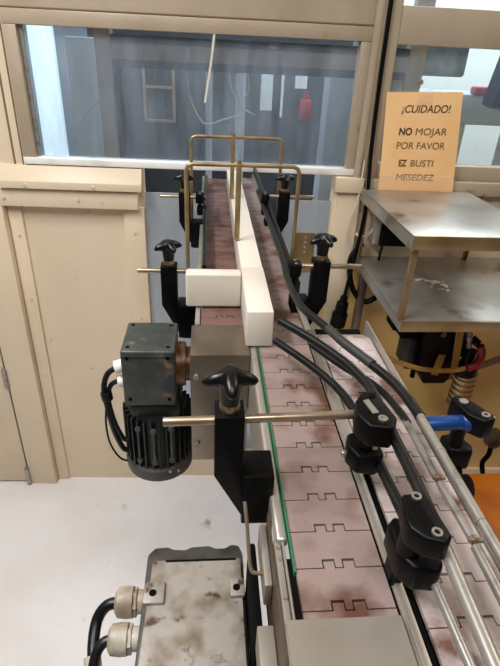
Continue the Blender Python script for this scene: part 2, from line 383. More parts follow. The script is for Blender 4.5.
# plastic sheet closing the opening below the conveyors
s = MB(); s.box(-0.283, -0.04, D+0.02, D+0.024, -1.2, -0.042); s.box(0.205, 0.368, D+0.02, D+0.024, -1.2, -0.052); s.box(-0.04, 0.205, D+0.02, D+0.024, -1.2, -0.15)
single(s, 'plastic_sheet', M['sheet'], 'dusty bluish plastic sheet closing the opening under the conveyors', 'plastic sheet', wall=True)

# ------------------------------------------------------------------ the next room, seen through the panes
single(MB().box(-2.4, 2.6, 3.9, 3.96, FZ, 1.75), 'wall_next_room', M['cool_wall'], 'bluish far wall of the next room', 'wall', kind='structure')
g = thing('machine_guard', (-0.1, 2.0, FZ), 'brown grey machine guard frame standing behind the dusty window', 'machine guard', wall=True)
f = MB()
f.box(-0.455, -0.400, 1.97, 2.02, FZ, 0.62, 0.004); f.box(0.62, 0.68, 1.97, 2.02, FZ, 0.62, 0.004)
f.box(-0.400, 0.62, 1.97, 2.02, 0.355, 0.405, 0.004); f.build('guard_frame', M['cool_frame'], g, True)
f = MB(); f.box(-0.400, -0.375, 1.975, 2.01, FZ, 0.355); f.box(-0.375, 0.62, 1.975, 2.01, 0.330, 0.355); f.box(-0.40, 0.62, 1.965, 2.02, 0.405, 0.428); f.build('black_gasket', M['dark'], g, True)
cab = thing('machine_cabinet', (0.1, 3.0, FZ), 'dark blue grey machine cabinet deep in the next room', 'machine', wall=True)
f = MB(); f.box(-0.70, 0.62, 2.9, 3.4, FZ, 0.62, 0.01); f.build('cabinet_body', M['cool_dark'], cab, True)
f = MB()
for u in (-0.44, -0.29): f.box(u, u+0.014, 2.88, 2.9, 0.05, 0.36)
for z in (0.05, 0.21, 0.35): f.box(-0.44, -0.276, 2.88, 2.9, z, z+0.012)
each(f, 'door_frame', M['cool_frame'], cab, True)
f = MB(); f.box(0.165, 0.225, 2.87, 2.9, 0.13, 0.31); f.box(0.27, 0.282, 2.87, 2.9, 0.1, 0.4); f.box(0.34, 0.40, 2.87, 2.9, 0.24, 0.36); each(f, 'white_panel', M['cool_white'], cab, True)
f = MB(); f.box(0.37, 0.43, 2.84, 2.898, 0.09, 0.19, 0.008); f.cyl((0.40, 2.875, 0.19), (0.40, 2.875, 0.225), 0.012)
single(f, 'red_bottle', M['red'], 'small red container seen through the dusty window', 'container', wall=True)
for pts, lb in (
    ([(0.02, 2.005, 0.355), (0.0, 2.03, 0.32), (0.03, 2.03, 0.24), (0.07, 2.03, 0.27), (0.06, 2.03, 0.34), (0.02, 2.03, 0.31), (0.05, 2.03, 0.22), (0.10, 2.03, 0.19)], 'looped pale hose hanging from the guard frame behind the dusty window'),
    ([(-0.15, 2.005, 0.355), (-0.14, 2.03, 0.24), (-0.09, 2.03, 0.155), (-0.02, 2.03, 0.17), (0.05, 2.03, 0.19)], 'sagging pale hose left of the looped hose behind the window'),
    ([(-0.56, 1.99, -0.05), (-0.553, 1.99, 0.09), (-0.52, 1.99, 0.17), (-0.44, 1.99, 0.235)], 'arched pale cable behind the left part of the window')):
    single(MB().tube(pts, 0.0032, 8), 'hose', M['gland'], lb, 'hose', wall=True)
single(MB().box(-1.09, -0.96, 3.2, 3.24, FZ, 0.75), 'lit_panel', M['doorway_glow'], 'glowing panel for a tall bright doorway far behind the window at left', 'light panel', wall=True)  # emissive sheet standing in for the light of a bright doorway
single(MB().box(-0.70, -0.57, 2.5, 2.75, FZ, 0.42, 0.01), 'steel_cabinet', M['cool_wall'], 'pale steel cabinet behind the left part of the window', 'cabinet', wall=True)
single(MB().tube([WP(-0.046, D-0.004, 0.437), WP(-0.056, D-0.004, 0.36), WP(-0.074, D-0.004, 0.25)], 0.0036, 8), 'string', M['cord'], 'short white string hanging on the glass from the window frame', 'string')
single(MB().box(0.44, 0.62, 2.45, 2.6, FZ, 0.40, 0.01), 'pale_column', M['cool_wall'], 'pale machine column behind the right end of the wide window', 'column', wall=True)
for x, r_, lb in ((-0.10, 0.018, 'left upright pipe of the machine behind the dusty window'), (0.06, 0.026, 'middle upright pipe of the machine behind the dusty window')):
    single(MB().cyl((x, 2.84, FZ), (x, 2.84, 0.42), r_, n=14), 'upright_pipe', M['cool_wall'], lb, 'pipe', 'upright pipes behind the dusty window', wall=True)
# behind the right windows
single(MB().box(0.75, 2.5, 2.9, 2.95, FZ, 1.2), 'tiled_partition', M['cool_white'], 'white partition in the bright room behind the right window', 'partition', wall=True)
ib = thing('insulation_block', (0.7, 2.17, FZ), 'rough grey block on a post behind the right window above the notice', 'block', wall=True)
f = MB(); f.box(0.50, 0.885, 2.1, 2.25, 0.345, 0.56, 0.012); f.build('block_body', M['block'], ib, True)
f = MB(); f.box(0.62, 0.68, 2.13, 2.19, FZ, 0.346, 0.004); f.build('post', M['rail'], ib, True)
single(MB().prism([(0.945, 0.255), (1.12, 0.235), (1.16, 0.6), (1.0, 0.6)], 'y', 1.95, 2.06, 0.02), 'navy_jacket', M['navy'], 'dark navy jacket hanging behind the right window', 'jacket', wall=True)
sb = thing('machine_housing', (1.05, 2.35, -0.2), 'pale machine housing with grey legs behind the right window', 'machine', wall=True)
f = MB(); f.box(0.78, 1.25, 2.3, 2.6, 0.16, 0.28, 0.01); f.build('housing', M['cool_wall'], sb, True)
f = MB(); f.box(0.80, 0.84, 2.3, 2.34, FZ, 0.16); f.box(0.98, 1.02, 2.3, 2.34, FZ, 0.16); f.box(1.2, 1.24, 2.3, 2.34, FZ, 0.16); each(f, 'leg', M['rail'], sb, True)
single(MB().box(1.02, 1.1, 2.28, 2.34, 0.28, 0.31, 0.008), 'red_cloth', M['red'], 'red scrap lying on the pale machine behind the right window', 'cloth', wall=True)

# ------------------------------------------------------------------ conveyors
PITCH = 0.0392
def slats(x0, x1, ya, yb, first, drop=False, tabs=True):
    """flat-top chain: each link has two hinge knuckles at its far edge that sit in the next link"""
    mb = MB(); g_ = 0.0012; W_ = x1-x0
    n0 = math.ceil((ya-first)/PITCH-1e-6); n1 = math.floor((yb-first)/PITCH+1e-6)
    a, b_, c, d = [x0+W_*q for q in (0.33, 0.45, 0.56, 0.68)]
    h = 0.0072
    for k in range(n0, n1):
        y = first+k*PITCH; e = y+PITCH-g_
        poly = [(x0, y), (a-g_, y), (a-g_, y+h+g_), (b_+g_, y+h+g_), (b_+g_, y), (c-g_, y), (c-g_, y+h+g_), (d+g_, y+h+g_), (d+g_, y), (x1, y),
                (x1, e), (d, e), (d, e+h), (c, e+h), (c, e), (b_, e), (b_, e+h), (a, e+h), (a, e), (x0, e)]
        mb.prism(poly, 'z', -0.0045, 0.0)
    if drop:                                              # links running down round the end sprocket
        y = first+n1*PITCH; z = 0.0
        for ang in (22, 55, 85):
            t = MB().box(x0, x1, 0, PITCH-g_, -0.0045, 0)
            t.xf(Matrix.Translation((0, y, z)) @ Matrix.Rotation(-math.radians(ang), 4, 'X'))
            me = bpy.data.meshes.new('t'); t.bm.to_mesh(me); t.bm.free(); mb.bm.from_mesh(me); bpy.data.meshes.remove(me)
            y += PITCH*math.cos(math.radians(ang)); z -= PITCH*math.sin(math.radians(ang))
    return mb

cm = thing('chain_conveyor', (0.12, 1.0, FZ), 'long middle slat chain conveyor running from the front to the wall opening', 'conveyor', 'slat chain conveyors')
slats(0.078, 0.157, 0.20, 1.86, 0.285).build('slat_chain', M['belt'], cm)
f = MB(); f.box(0.082, 0.153, -0.3, 1.86, -0.03, -0.008); f.build('chain_bed', M['dark'], cm)
f = MB(); f.box(0.0638, 0.0756, 0.315, 0.70, -0.012, 0.0005, 0.004, 3); f.box(0.0636, 0.0670, 0.358, 0.70, -0.10, -0.006); f.build('left_side_plate', M['plate'], cm)
f = MB(); f.box(0.0605, 0.0627, 0.10, 0.358, -0.10, -0.012); f.build('lower_side_plate', M['side_brown'], cm)
f = MB(); f.box(0.0759, 0.0775, 0.280, 0.70, -0.008, 0.0030, 0.0005); f.build('green_wear_strip', M['green'], cm)
f = MB(); f.box(0.1630, 0.1765, 0.42, 0.73, -0.012, -0.001, 0.001); f.box(0.1630, 0.1705, -0.3, 0.4205, -0.012, -0.001, 0.001); f.box(0.160, 0.163, -0.3, 1.86, -0.10, -0.004); f.build('right_side_plate', M['plate'], cm)
f = MB(); f.box(0.1575, 0.1602, -0.3, 1.86, -0.02, -0.003); f.box(0.0720, 0.0776, 0.10, 0.298, -0.05, -0.004); f.box(0.1712, 0.1770, -0.3, 0.415, -0.03, -0.006); f.box(0.158, 0.1628, -0.3, 0.73, -0.03, -0.006); f.build('dark_gap', M['dark'], cm)
f = MB(); f.box(0.0625, 0.1575, -0.25, 0.237, 0.0005, 0.004, 0.001); f.build('dead_plate', M['plate_dull'], cm)
f = MB(); f.box(0.0630, 0.0690, 0.10, 0.322, -0.02, -0.0065, 0.001); f.box(0.0697, 0.0718, 0.10, 0.345, -0.03, -0.003, 0.0006); each(f, 'flat_bar', M['plate_dull'], cm)
f = MB()
for y in (0.312, 0.300, 0.262): f.cyl((0.0660, y, -0.0066), (0.0660, y, -0.0052), 0.0020, n=10)
each(f, 'bar_screw', M['rail'], cm)
f = MB(); f.box(0.0530, 0.0602, 0.290, 0.358, -0.06, -0.030, 0.001); f.box(0.045, 0.0600, 0.200, 0.268, -0.09, -0.055, 0.001); each(f, 'bearing_plate', M['plate_dull'], cm)
f = MB(); f.box(0.0605, 0.0650, 0.338, 0.346, -0.032, -0.0285); f.build('slot', M['dark'], cm)
f = MB(); f.box(0.075, 0.16, 0.02, 0.08, FZ, -0.03, 0.004); f.box(0.04, 0.17, -0.03, 0.13, FZ, FZ+0.02, 0.004); f.build('pedestal', M['plate_dull'], cm)
f = MB(); f.box(0.083, 0.153, 1.822, 1.86, FZ, -0.028); f.build('rear_stand', M['plate_dull'], cm)

cl = thing('chain_conveyor', (0.03, 1.5, -0.1), 'left slat chain conveyor ending at the drive cover beside the white block', 'conveyor', 'slat chain conveyors')
slats(-0.011, 0.066, 0.705, 1.86, 0.7265).build('slat_chain', M['belt_far_shaded'], cl)
f = MB(); f.box(-0.006, 0.062, 0.72, 1.86, -0.03, -0.008); f.build('chain_bed', M['dark'], cl)
f = MB(); f.box(-0.022, -0.014, 0.74, 1.86, -0.09, 0.001, 0.001); f.build('left_side_plate', M['plate'], cl)
f = MB(); f.box(-0.014, -0.0115, 0.90, 1.86, -0.008, 0.012, 0.0008); f.build('green_wear_strip', M['green'], cl)
cv = MB(); cv.box(-0.027, 0.0630, 0.640, 0.735, -0.205, 0.003, 0.0025); cv = cv.build('drive_cover', M['cover'], cl)
f = MB()
for x, z in ((-0.018, -0.035), (-0.018, -0.17), (0.045, -0.06)): f.cyl((x, 0.640, z), (x, 0.635, z), 0.0042, n=12)
each(f, 'cover_screw', M['rail'], cv)
f = MB(); f.cyl((0.012, 0.640, -0.045), (0.012, 0.6385, -0.045), 0.006, n=14); each(f, 'hole', M['dark'], cv)

cr = thing('chain_conveyor', (0.22, 0.3, FZ), 'right slat chain conveyor beginning under the black tubes and running to front right', 'conveyor', 'slat chain conveyors')
slats(0.178, 0.262, -0.25, 0.735, 0.306, drop=True).build('slat_chain', M['belt_sheen'], cr)
f = MB(); f.box(0.182, 0.258, -0.3, 0.70, -0.03, -0.008); f.build('chain_bed', M['dark'], cr)
f = MB(); f.box(0.2640, 0.2675, -0.3, 0.735, -0.09, 0.012, 0.001); f.build('right_side_plate', M['plate'], cr)
f = MB(); f.cyl((0.18, 0.745, -0.035), (0.26, 0.745, -0.035), 0.022); f.build('end_sprocket', M['dark'], cr)
f = MB(); f.box(0.20, 0.25, 0.0, 0.05, FZ, -0.03, 0.004); each(f, 'leg', M['plate_dull'], cr)

# bent wire hook at the near left corner
single(MB().tube([(0.0365, 0.352, 0.012), (0.0385, 0.335, -0.006), (0.0400, 0.318, -0.026), (0.0418, 0.310, -0.034), (0.046, 0.3075, -0.036), (0.060, 0.306, -0.036), (0.066, 0.306, -0.036)], 0.0019, 8, 5),
       'wire_hook', M['rod'], 'bent steel wire hook beside the front left edge of the conveyor', 'hook')

# ------------------------------------------------------------------ white plastic guide
wg = thing('guide_block', (0.078, 0.67, 0.0), 'white plastic T-shaped guide block lying between the left and middle chains', 'guide block')
f = MB(); f.box(0.0575, 0.0980, 0.666, 0.845, 0.0025, 0.062, 0.0022); f.build('front_block', M['white'], wg)
f = MB(); f.box(0.0590, 0.0985, 0.8455, 1.70, 0.0025, 0.056, 0.0018); f.build('long_bar', M['white'], wg)
f = MB(); f.box(-0.0390, 0.0572, 0.800, 0.826, 0.0030, 0.0655, 0.004, 3); f.build('side_block', M['white'], wg)

def hoop(y, xl, xr, zt, zl, zr, label, px, pz):
    h = thing('hoop_bracket', ((xl+xr)/2, y, 0.0), label, 'bracket', 'hoop brackets over the chains')
    c = 0.012
    f = MB(); f.tube([(xl, y, zl), (xl, y, zt-c), (xl+c*0.3, y, zt-c*0.3), (xl+c, y, zt), (xr-c, y, zt), (xr-c*0.3, y, zt-c*0.3), (xr, y, zt-c), (xr, y, zr)], 0.0042, 10, 0); f.build('hoop', M['brass'], h)
    f = MB(); f.box(px-0.0052, px+0.0052, y-0.008, y-0.002, pz, zt+0.004, 0.001); f.build('centre_post', M['brass'], h)
    f = MB(); f.cyl((px, y-0.003, zt+0.003), (px, y-0.003, zt+0.010), 0.005, n=6); f.cyl((px, y-0.009, pz+0.004), (px, y-0.012, pz+0.004), 0.0045, n=8); each(f, 'post_nut', M['brass'], h)
    return h
hoop(1.012, -0.0435, 0.178, 0.205, -0.02, -0.02, 'brass coloured hoop bracket over the chains, nearer one with perforated plate', 0.0585, 0.0565)
hoop(1.345, -0.0445, 0.186, 0.208, -0.03, -0.05, 'brass coloured hoop bracket over the chains, farther one in front of the window', 0.0605, 0.0565)
pp = thing('perforated_plate', (0.2, 1.02, -0.01), 'small brown metal plate with a row of holes behind the right knob bracket', 'plate')
f = MB(); f.box(0.176, 0.226, 1.020, 1.024, -0.02, 0.070, 0.001); f.build('plate_body', M['lip'], pp)
f = MB()
for k in range(4): f.cyl((0.205, 1.020, 0.06-k*0.011), (0.205, 1.0192, 0.06-k*0.011), 0.0024, n=10)
each(f, 'hole', M['gland'], pp)

# ------------------------------------------------------------------ guide rail brackets with star knobs
def star(mb, c, R, lobes=4, rot=0.0):
    """star knob head: a body with rounded lobes that droop a little, on a round neck"""
    x, y, z = c
    n = 48; prof = []
    t = bmesh.new(); rows = []
    for (s_, h) in ((0.34, -0.013), (0.56, -0.0085), (0.95, -0.0045), (1.0, -0.0015), (0.95, 0.0015), (0.7, 0.0045), (0.3, 0.0065)):
        ring = []
        for k in range(n):
            a = 2*PI*k/n+rot
            lob = 0.5+0.5*math.cos(lobes*(a-rot))
            rr = R*s_*(0.47+0.53*lob**1.5) if s_ > 0.5 else R*s_
            ring.append(t.verts.new((x+rr*math.cos(a), y+rr*math.sin(a), z+h-0.0045*(rr/R)**2)))
        rows.append(ring)
    for a, b in zip(rows, rows[1:]):
        for k in range(n): t.faces.new((a[k], a[(k+1) % n], b[(k+1) % n], b[k]))
    t.faces.new(rows[0][::-1]); t.faces.new(rows[-1])
    mb._add(t)
    mb.cyl((x, y, z-0.034), (x, y, z-0.006), 0.0088, 0.0115, 20)
    return mb

def bracket(cx, y, zr, sgn, ra, rb, label, rot, dy=0.0, foot=True, rel=1.0):
    """column clamp: cx column centre, zr rod height, sgn = side of its foot, ra..rb the rod's ends"""
    k = thing('rail_bracket', (cx, y, zr-0.13), label, 'bracket', 'guide rail brackets with star knobs')
    X = lambda q: cx+sgn*q
    poly = [(-0.0143, 0.012), (0.0143, 0.012), (0.0143, -0.064), (0.047, -0.064), (0.047, -0.132), (0.021, -0.132), (-0.0143, -0.062)]
    pts = [(X(a), zr+b) for a, b in poly]
    if sgn < 0: pts = pts[::-1]
    f = MB(); f.prism(pts, 'y', y-0.013, y+0.016, 0.0012)
    x0, x1 = sorted((X(0.0148), X(0.047))); f.box(x0, x1, y-0.0145, y+0.026, zr-0.130, zr-0.063, 0.0015); f.build('bracket_body', M['black'], k)
    f = MB(); f.cyl((cx, y, zr+0.012), (cx, y, zr+0.021), 0.0098, n=18, bev=0.001); f.build('collar', M['ring'], k)
    f = MB(); star(f, (cx, y, zr+0.050), 0.0265, 4, rot); f.build('star_knob', M['knob'], k)
    f = MB(); f.cyl((ra, y-dy*(cx-ra), zr), (rb, y+dy*(rb-cx), zr), 0.0045, n=18, bev=0.0008); f.build('clamp_rod', M['rod'], k)
    return k
kb = bracket(0.0205, 0.384, 0.0890, 1, -0.0425, 0.152, 'black guide rail bracket with star knob, nearest and largest, left of the front chain', 0.04, 0.045)
# its clamp head on the rod: upper and lower jaw
f = MB(); f.prism([(0.145, 0.393), (0.156, 0.408), (0.170, 0.406), (0.178, 0.364), (0.170, 0.349), (0.148, 0.353), (0.140, 0.372)], 'z', 0.079, 0.105, 0.003, 3); hd = f.build('clamp_head', M['black'], kb)
f = MB(); f.cyl((0.163, 0.398, 0.104), (0.163, 0.398, 0.1058), 0.0036, n=14); f.build('screw_hole', M['dark'], hd)
f = MB(); f.prism([(0.1515, 0.390), (0.1575, 0.392), (0.1620, 0.371), (0.1555, 0.370)], 'z', 0.104, 0.1058); f.build('inlay', M['screw'], hd)
f = MB(); f.lathe([(0.0046, 0), (0.0046, 0.0022), (0.0024, 0.0022), (0.0024, 0.0008)], (0.163, 0.362, 0.1045), n=16); each(f, 'screw', M['screw'], hd)
f = MB(); f.prism([(0.144, 0.392), (0.149, 0.412), (0.165, 0.416), (0.180, 0.402), (0.180, 0.378), (0.171, 0.371), (0.151, 0.375)], 'z', 0.022, 0.047, 0.004, 3); f.cyl((0.162, 0.388, 0.05), (0.162, 0.388, 0.08), 0.008); ld = f.build('lower_clamp', M['black'], kb)
f = MB(); f.cyl((0.140, 0.394, 0.034), (0.1455, 0.394, 0.034), 0.004, n=10, bev=0.001); f.cyl((0.171, 0.386, 0.0465), (0.171, 0.386, 0.0485), 0.004, n=10); each(f, 'screw', M['screw'], ld)

def far_clamp(parent, x, y, z, s=1.0, up=True):
    f = MB(); f.prism([(x-0.011*s, y-0.014*s), (x+0.006*s, y-0.018*s), (x+0.011*s, y-0.006*s), (x+0.010*s, y+0.014*s), (x-0.004*s, y+0.018*s), (x-0.011*s, y+0.010*s)], 'z', z-0.014*s, z+0.010*s, 0.003*s)
    f.box(x-0.008*s, x+0.008*s, y-0.012*s, y+0.012*s, z-0.045*s, z-0.022*s, 0.004*s); f.cyl((x, y, z-0.024*s), (x, y, z-0.01*s), 0.005*s)
    h = f.build('clamp_head', M['black'], parent)
    f = MB()
    for q in (-0.008, 0.008): f.cyl((x, y+q*s, z+0.0095*s), (x, y+q*s, z+0.0115*s), 0.0032*s, n=10)
    each(f, 'screw', M['screw'], h)
kc = bracket(-0.070, 0.850, 0.0500, 1, -0.126, -0.040, 'black guide rail bracket with star knob, left of the white side block', 0.5)
kd = bracket(0.192, 0.800, 0.0830, -1, 0.150, 0.263, 'black guide rail bracket with star knob, in front of the perforated plate at right', 0.35)
far_clamp(kd, 0.148, 0.800, 0.080, 0.95)
ke = bracket(-0.061, 1.300, 0.0680, 1, -0.122, -0.006, 'black guide rail bracket with star knob, far left under the window', 0.1)
far_clamp(ke, -0.022, 1.300, 0.068, 1.0)
kf = bracket(0.194, 1.300, 0.0750, -1, 0.140, 0.272, 'black guide rail bracket with star knob, far right under the window', 0.2)
far_clamp(kf, 0.145, 1.300, 0.072, 1.0)

# ------------------------------------------------------------------ guide rails: black sleeves and steel rods
RG = 'guide rails along the chains'
g1 = thing('guide_rail', (0.17, 0.4, 0.08), 'upper black guide tube with blunt end over the middle chain, steel rod at front', 'guide rail', RG)
f = MB(); f.tube([(0.0965, 0.594, 0.085), (0.119, 0.563, 0.085), (0.143, 0.525, 0.085), (0.1605, 0.491, 0.085), (0.1715, 0.458, 0.085), (0.1765, 0.43, 0.085), (0.1765, 0.36, 0.085), (0.1770, 0.30, 0.085), (0.1760, 0.255, 0.085)], 0.0055, 14, 6, True); f.build('black_sleeve', M['tube'], g1)
f = MB(); f.cyl((0.1765, 0.27, 0.085), (0.1690, 0.10, 0.085), 0.0052, n=18); f.build('steel_rod', M['rail'], g1)
g2 = thing('guide_rail', (0.17, 0.4, 0.03), 'lower black guide tube with blunt end beside the white block, passing under the clamp', 'guide rail', RG)
f = MB(); f.tube([(0.0970, 0.629, 0.034), (0.127, 0.582, 0.034), (0.148, 0.544, 0.034), (0.163, 0.509, 0.034), (0.1720, 0.47, 0.034), (0.1750, 0.42, 0.034), (0.1765, 0.37, 0.034), (0.1800, 0.30, 0.034), (0.1815, 0.26, 0.034)], 0.0054, 14, 6, True); f.build('black_sleeve', M['tube'], g2)
f = MB(); f.cyl((0.1815, 0.27, 0.033), (0.1835, 0.10, 0.033), 0.0038, n=16); f.build('steel_rod', M['rail'], g2)
g3 = thing('guide_rail', (0.2, 0.5, 0.08), 'long upper guide tube with braided sleeve bending right, outermost steel rod', 'guide rail', RG)
f = MB(); f.tube([(0.1400, 1.45, 0.050), (0.1375, 1.09, 0.062), (0.1315, 0.845, 0.078), (0.1265, 0.745, 0.083), (0.130, 0.665, 0.083), (0.1375, 0.627, 0.083), (0.149, 0.600, 0.083), (0.160, 0.571, 0.083), (0.169, 0.543, 0.083), (0.181, 0.515, 0.083), (0.193, 0.488, 0.083), (0.2045, 0.459, 0.083), (0.2110, 0.432, 0.083), (0.2150, 0.393, 0.083)], 0.0055, 14, 5); f.build('black_sleeve', M['tube'], g3)
f = MB(); f.tube([(0.158, 0.5755, 0.084), (0.169, 0.543, 0.084), (0.181, 0.515, 0.084), (0.193, 0.488, 0.084)], 0.0060, 14, 6); f.build('braided_sleeve', M['braid'], g3)
f = MB(); f.cyl((0.2150, 0.400, 0.083), (0.2170, 0.05, 0.083), 0.0043, n=18); f.build('steel_rod', M['rail'], g3)
f = MB()
for y in (0.342, 0.262): f.cyl((0.2156, y, 0.083), (0.2156, y-0.0015, 0.083), 0.0048, n=18)
each(f, 'joint_ring', M['plate_dull'], g3)
g4 = thing('guide_rail', (0.2, 0.5, 0.03), 'thin lower guide tube under the others, with jointed steel rod at right', 'guide rail', RG)
f = MB(); f.tube([(0.1500, 0.625, 0.030), (0.181, 0.570, 0.030), (0.198, 0.546, 0.030), (0.212, 0.526, 0.030), (0.223, 0.499, 0.030), (0.2300, 0.462, 0.030), (0.2310, 0.446, 0.030)], 0.0048, 12, 6, True); f.build('black_sleeve', M['tube'], g4)
f = MB(); f.cyl((0.2300, 0.45, 0.030), (0.2310, 0.362, 0.030), 0.0040, n=16); f.cyl((0.2315, 0.352, 0.030), (0.2340, 0.288, 0.030), 0.0040, n=16); f.cyl((0.2335, 0.278, 0.030), (0.2300, 0.05, 0.030), 0.0046, n=16); f.build('steel_rod', M['rail'], g4)
f = MB()
for x, y in ((0.2312, 0.357), (0.2340, 0.283)):
    f.cyl((x-0.001, y+0.007, 0.030), (x+0.001, y-0.007, 0.030), 0.0030, n=10); f.cyl((x, y, 0.030), (x, y, 0.038), 0.0024, n=8); f.cyl((x-0.006, y, 0.034), (x+0.006, y-0.001, 0.034), 0.0024, n=8)
each(f, 'joint_bolt', M['rod'], g4)
g5 = thing('guide_rail', (0.15, 1.3, 0.03), 'straight grey guide rail low along the right edge of the far middle chain', 'guide rail', RG)
f = MB(); f.cyl((0.1520, 0.66, 0.030), (0.1500, 1.75, 0.030), 0.0055, n=14); f.build('steel_rod', M['rail'], g5)
f = MB(); f.box(0.1480, 0.1560, 0.78, 1.75, 0.040, 0.062, 0.002); f.build('black_strip', M['tube'], g5)
g6 = thing('guide_rail', (-0.01, 1.3, 0.05), 'dark green guide rail along the left edge of the far left chain', 'guide rail', RG)
f = MB(); f.cyl((-0.0080, 0.92, 0.030), (-0.0080, 1.72, 0.030), 0.0045, n=14); f.cyl((-0.0095, 1.22, 0.064), (-0.0090, 1.42, 0.056), 0.0052, n=14); f.build('black_sleeve', M['tube'], g6)
f = MB(); f.box(-0.0125, -0.0085, 0.92, 1.72, 0.012, 0.024); f.build('green_strip', M['green'], g6)

# the double clip at front right
ck_ = thing('rail_clip', (0.155, 0.25, 0.02), 'black double rail clip with slot and two pale screws at front right', 'rail clip')
f = MB(); f.prism([(0.150, 0.272), (0.1675, 0.2735), (0.1705, 0.268), (0.1745, 0.232), (0.1685, 0.2255), (0.1540, 0.2300), (0.1455, 0.240), (0.1450, 0.2475)], 'z', 0.084, 0.105, 0.003, 3); up_ = f.build('upper_jaw', M['black'], ck_)
f = MB(); f.prism([(0.1530, 0.2615), (0.1600, 0.2620), (0.1645, 0.2410), (0.1565, 0.2395)], 'z', 0.104, 0.1054); f.build('slot', M['dark'], up_)
f = MB()
for x, y in ((0.1605, 0.2680), (0.1635, 0.2345)): f.lathe([(0.0040, 0), (0.0040, 0.0020), (0.0022, 0.0020), (0.0022, 0.0004)], (x, y, 0.1045), n=16)
each(f, 'screw', M['screw'], up_)
f = MB(); f.prism([(0.154, 0.289), (0.163, 0.297), (0.178, 0.285), (0.1885, 0.250), (0.182, 0.241), (0.162, 0.244), (0.153, 0.258)], 'z', 0.024, 0.052, 0.004, 3); f.cyl((0.163, 0.262, 0.05), (0.163, 0.262, 0.086), 0.010); f.build('lower_jaw', M['black'], ck_)
f = MB(); f.box(0.158, 0.170, 0.268, 0.285, -0.01, 0.03, 0.002); f.build('support_post', M['black'], ck_)

# blue sleeved clip at the right
LOW = Matrix.Translation((0.001, 0, -0.011))
bc = thing('rail_clip', (0.28, 0.4, -0.05), 'black rail clip on a rod with a bright blue sleeve at right', 'rail clip')
f = MB(); f.cyl((0.2235, 0.397, 0.080), (0.2750, 0.401, 0.080), 0.0078, n=20, bev=0.0015); f.lathe([(0.0082, 0), (0.0110, 0.004), (0.0110, 0.008)], (0.264, 0.400, 0.080), (0.95, 0.07, 0), 20); f.xf(LOW).build('blue_sleeve', M['blue'], bc)
f = MB(); f.prism([(0.2590, 0.423), (0.2670, 0.429), (0.2790, 0.421), (0.2935, 0.392), (0.2905, 0.385), (0.2790, 0.382), (0.2660, 0.394)], 'z', 0.071, 0.095, 0.003, 3); hh = f.xf(LOW).build('upper_jaw', M['black'], bc)
f = MB(); f.cyl((0.2700, 0.4150, 0.0945), (0.2700, 0.4150, 0.0965), 0.0048, n=16); f.lathe([(0.0044, 0), (0.0044, 0.0020), (0.0022, 0.0020), (0.0022, 0.0004)], (0.2830, 0.3920, 0.0945), n=16); f.cyl((0.292, 0.397, 0.085), (0.298, 0.399, 0.085), 0.003, n=10); each(f.xf(LOW), 'screw', M['screw'], hh)
f = MB(); f.prism([(0.262, 0.428), (0.283, 0.432), (0.292, 0.410), (0.288, 0.398), (0.262, 0.402)], 'z', 0.012, 0.040, 0.004, 3); f.cyl((0.272, 0.412, 0.035), (0.272, 0.412, 0.07), 0.008); f.xf(LOW).build('lower_jaw', M['black'], bc)
f = MB(); f.box(0.268, 0.283, 0.395, 0.425, -0.10, 0.015, 0.004); f.xf(LOW).build('support_post', M['black'], bc)
f = MB(); f.lathe([(0.006, 0), (0.016, 0.002), (0.016, 0.010), (0.006, 0.012)], (0.290, 0.405, -0.022), (0.5, -0.6, 0.6), 20); f.xf(LOW).build('hand_wheel', M['knob'], bc)

# ------------------------------------------------------------------ gear motor at the left
gm = thing('gear_motor', (-0.09, 0.70, -0.25), 'dark grey green gear motor hanging left of the drive cover', 'motor', 'gear motors')
f = MB(); f.box(-0.132, -0.0505, 0.655, 0.750, -0.102, 0.000, 0.004, 3); gb = f.build('gearbox', M['gear'], gm)
f = MB()
for x in (-0.122, -0.061):
    for z in (-0.012, -0.088): f.cyl((x, 0.656, z), (x, 0.6540, z), 0.0030, n=12)
    for y in (0.668, 0.738): f.cyl((x, y, -0.001), (x, y, 0.0008), 0.0030, n=12)
each(f, 'bolt', M['dark'], gb)
f = MB(); f.box(-0.131, -0.0515, 0.6543, 0.6562, -0.012, -0.0105); f.build('cover_edge', M['motor'], gb)
f = MB(); f.cyl((-0.051, 0.70, -0.050), (-0.036, 0.70, -0.050), 0.036, n=28); f.cyl((-0.036, 0.70, -0.050), (-0.0265, 0.70, -0.050), 0.028, n=28); f.build('flange', M['copper'], gm)
f = MB(); f.box(-0.126, -0.044, 0.662, 0.742, -0.132, -0.100, 0.006); f.build('adapter', M['motor'], gm)
# finned housing: round body with upright fins, and bolt pads
mh = MB(); cx, cy = -0.086, 0.702
mh.cyl((cx, cy, -0.232), (cx, cy, -0.128), 0.050, n=36)
for k in range(30):
    a = 2*PI*k/30
    t = MB().box(0.046, 0.058, -0.0014, 0.0014, -0.228, -0.130)
    t.xf(Matrix.Translation((cx, cy, 0)) @ Matrix.Rotation(a, 4, 'Z'))
    me = bpy.data.meshes.new('t'); t.bm.to_mesh(me); t.bm.free(); mh.bm.from_mesh(me); bpy.data.meshes.remove(me)
mo = mh.build('motor_housing', M['motor'], gm)
f = MB()
for a in (-118, -92, -64):
    for z in (-0.145, -0.212):
        q = Vector((cx+0.056*math.cos(math.radians(a)), cy+0.056*math.sin(math.radians(a)), z)); n_ = Vector((math.cos(math.radians(a)), math.sin(math.radians(a)), 0))
        f.cyl(q, q+n_*0.005, 0.0052, n=14, bev=0.001)
    x, y = cx+0.059*math.cos(math.radians(a)), cy+0.059*math.sin(math.radians(a))
    f.cyl((x, y, -0.212), (x, y, -0.145), 0.0022, n=8)
each(f, 'tie_bolt', M['gear'], mo)
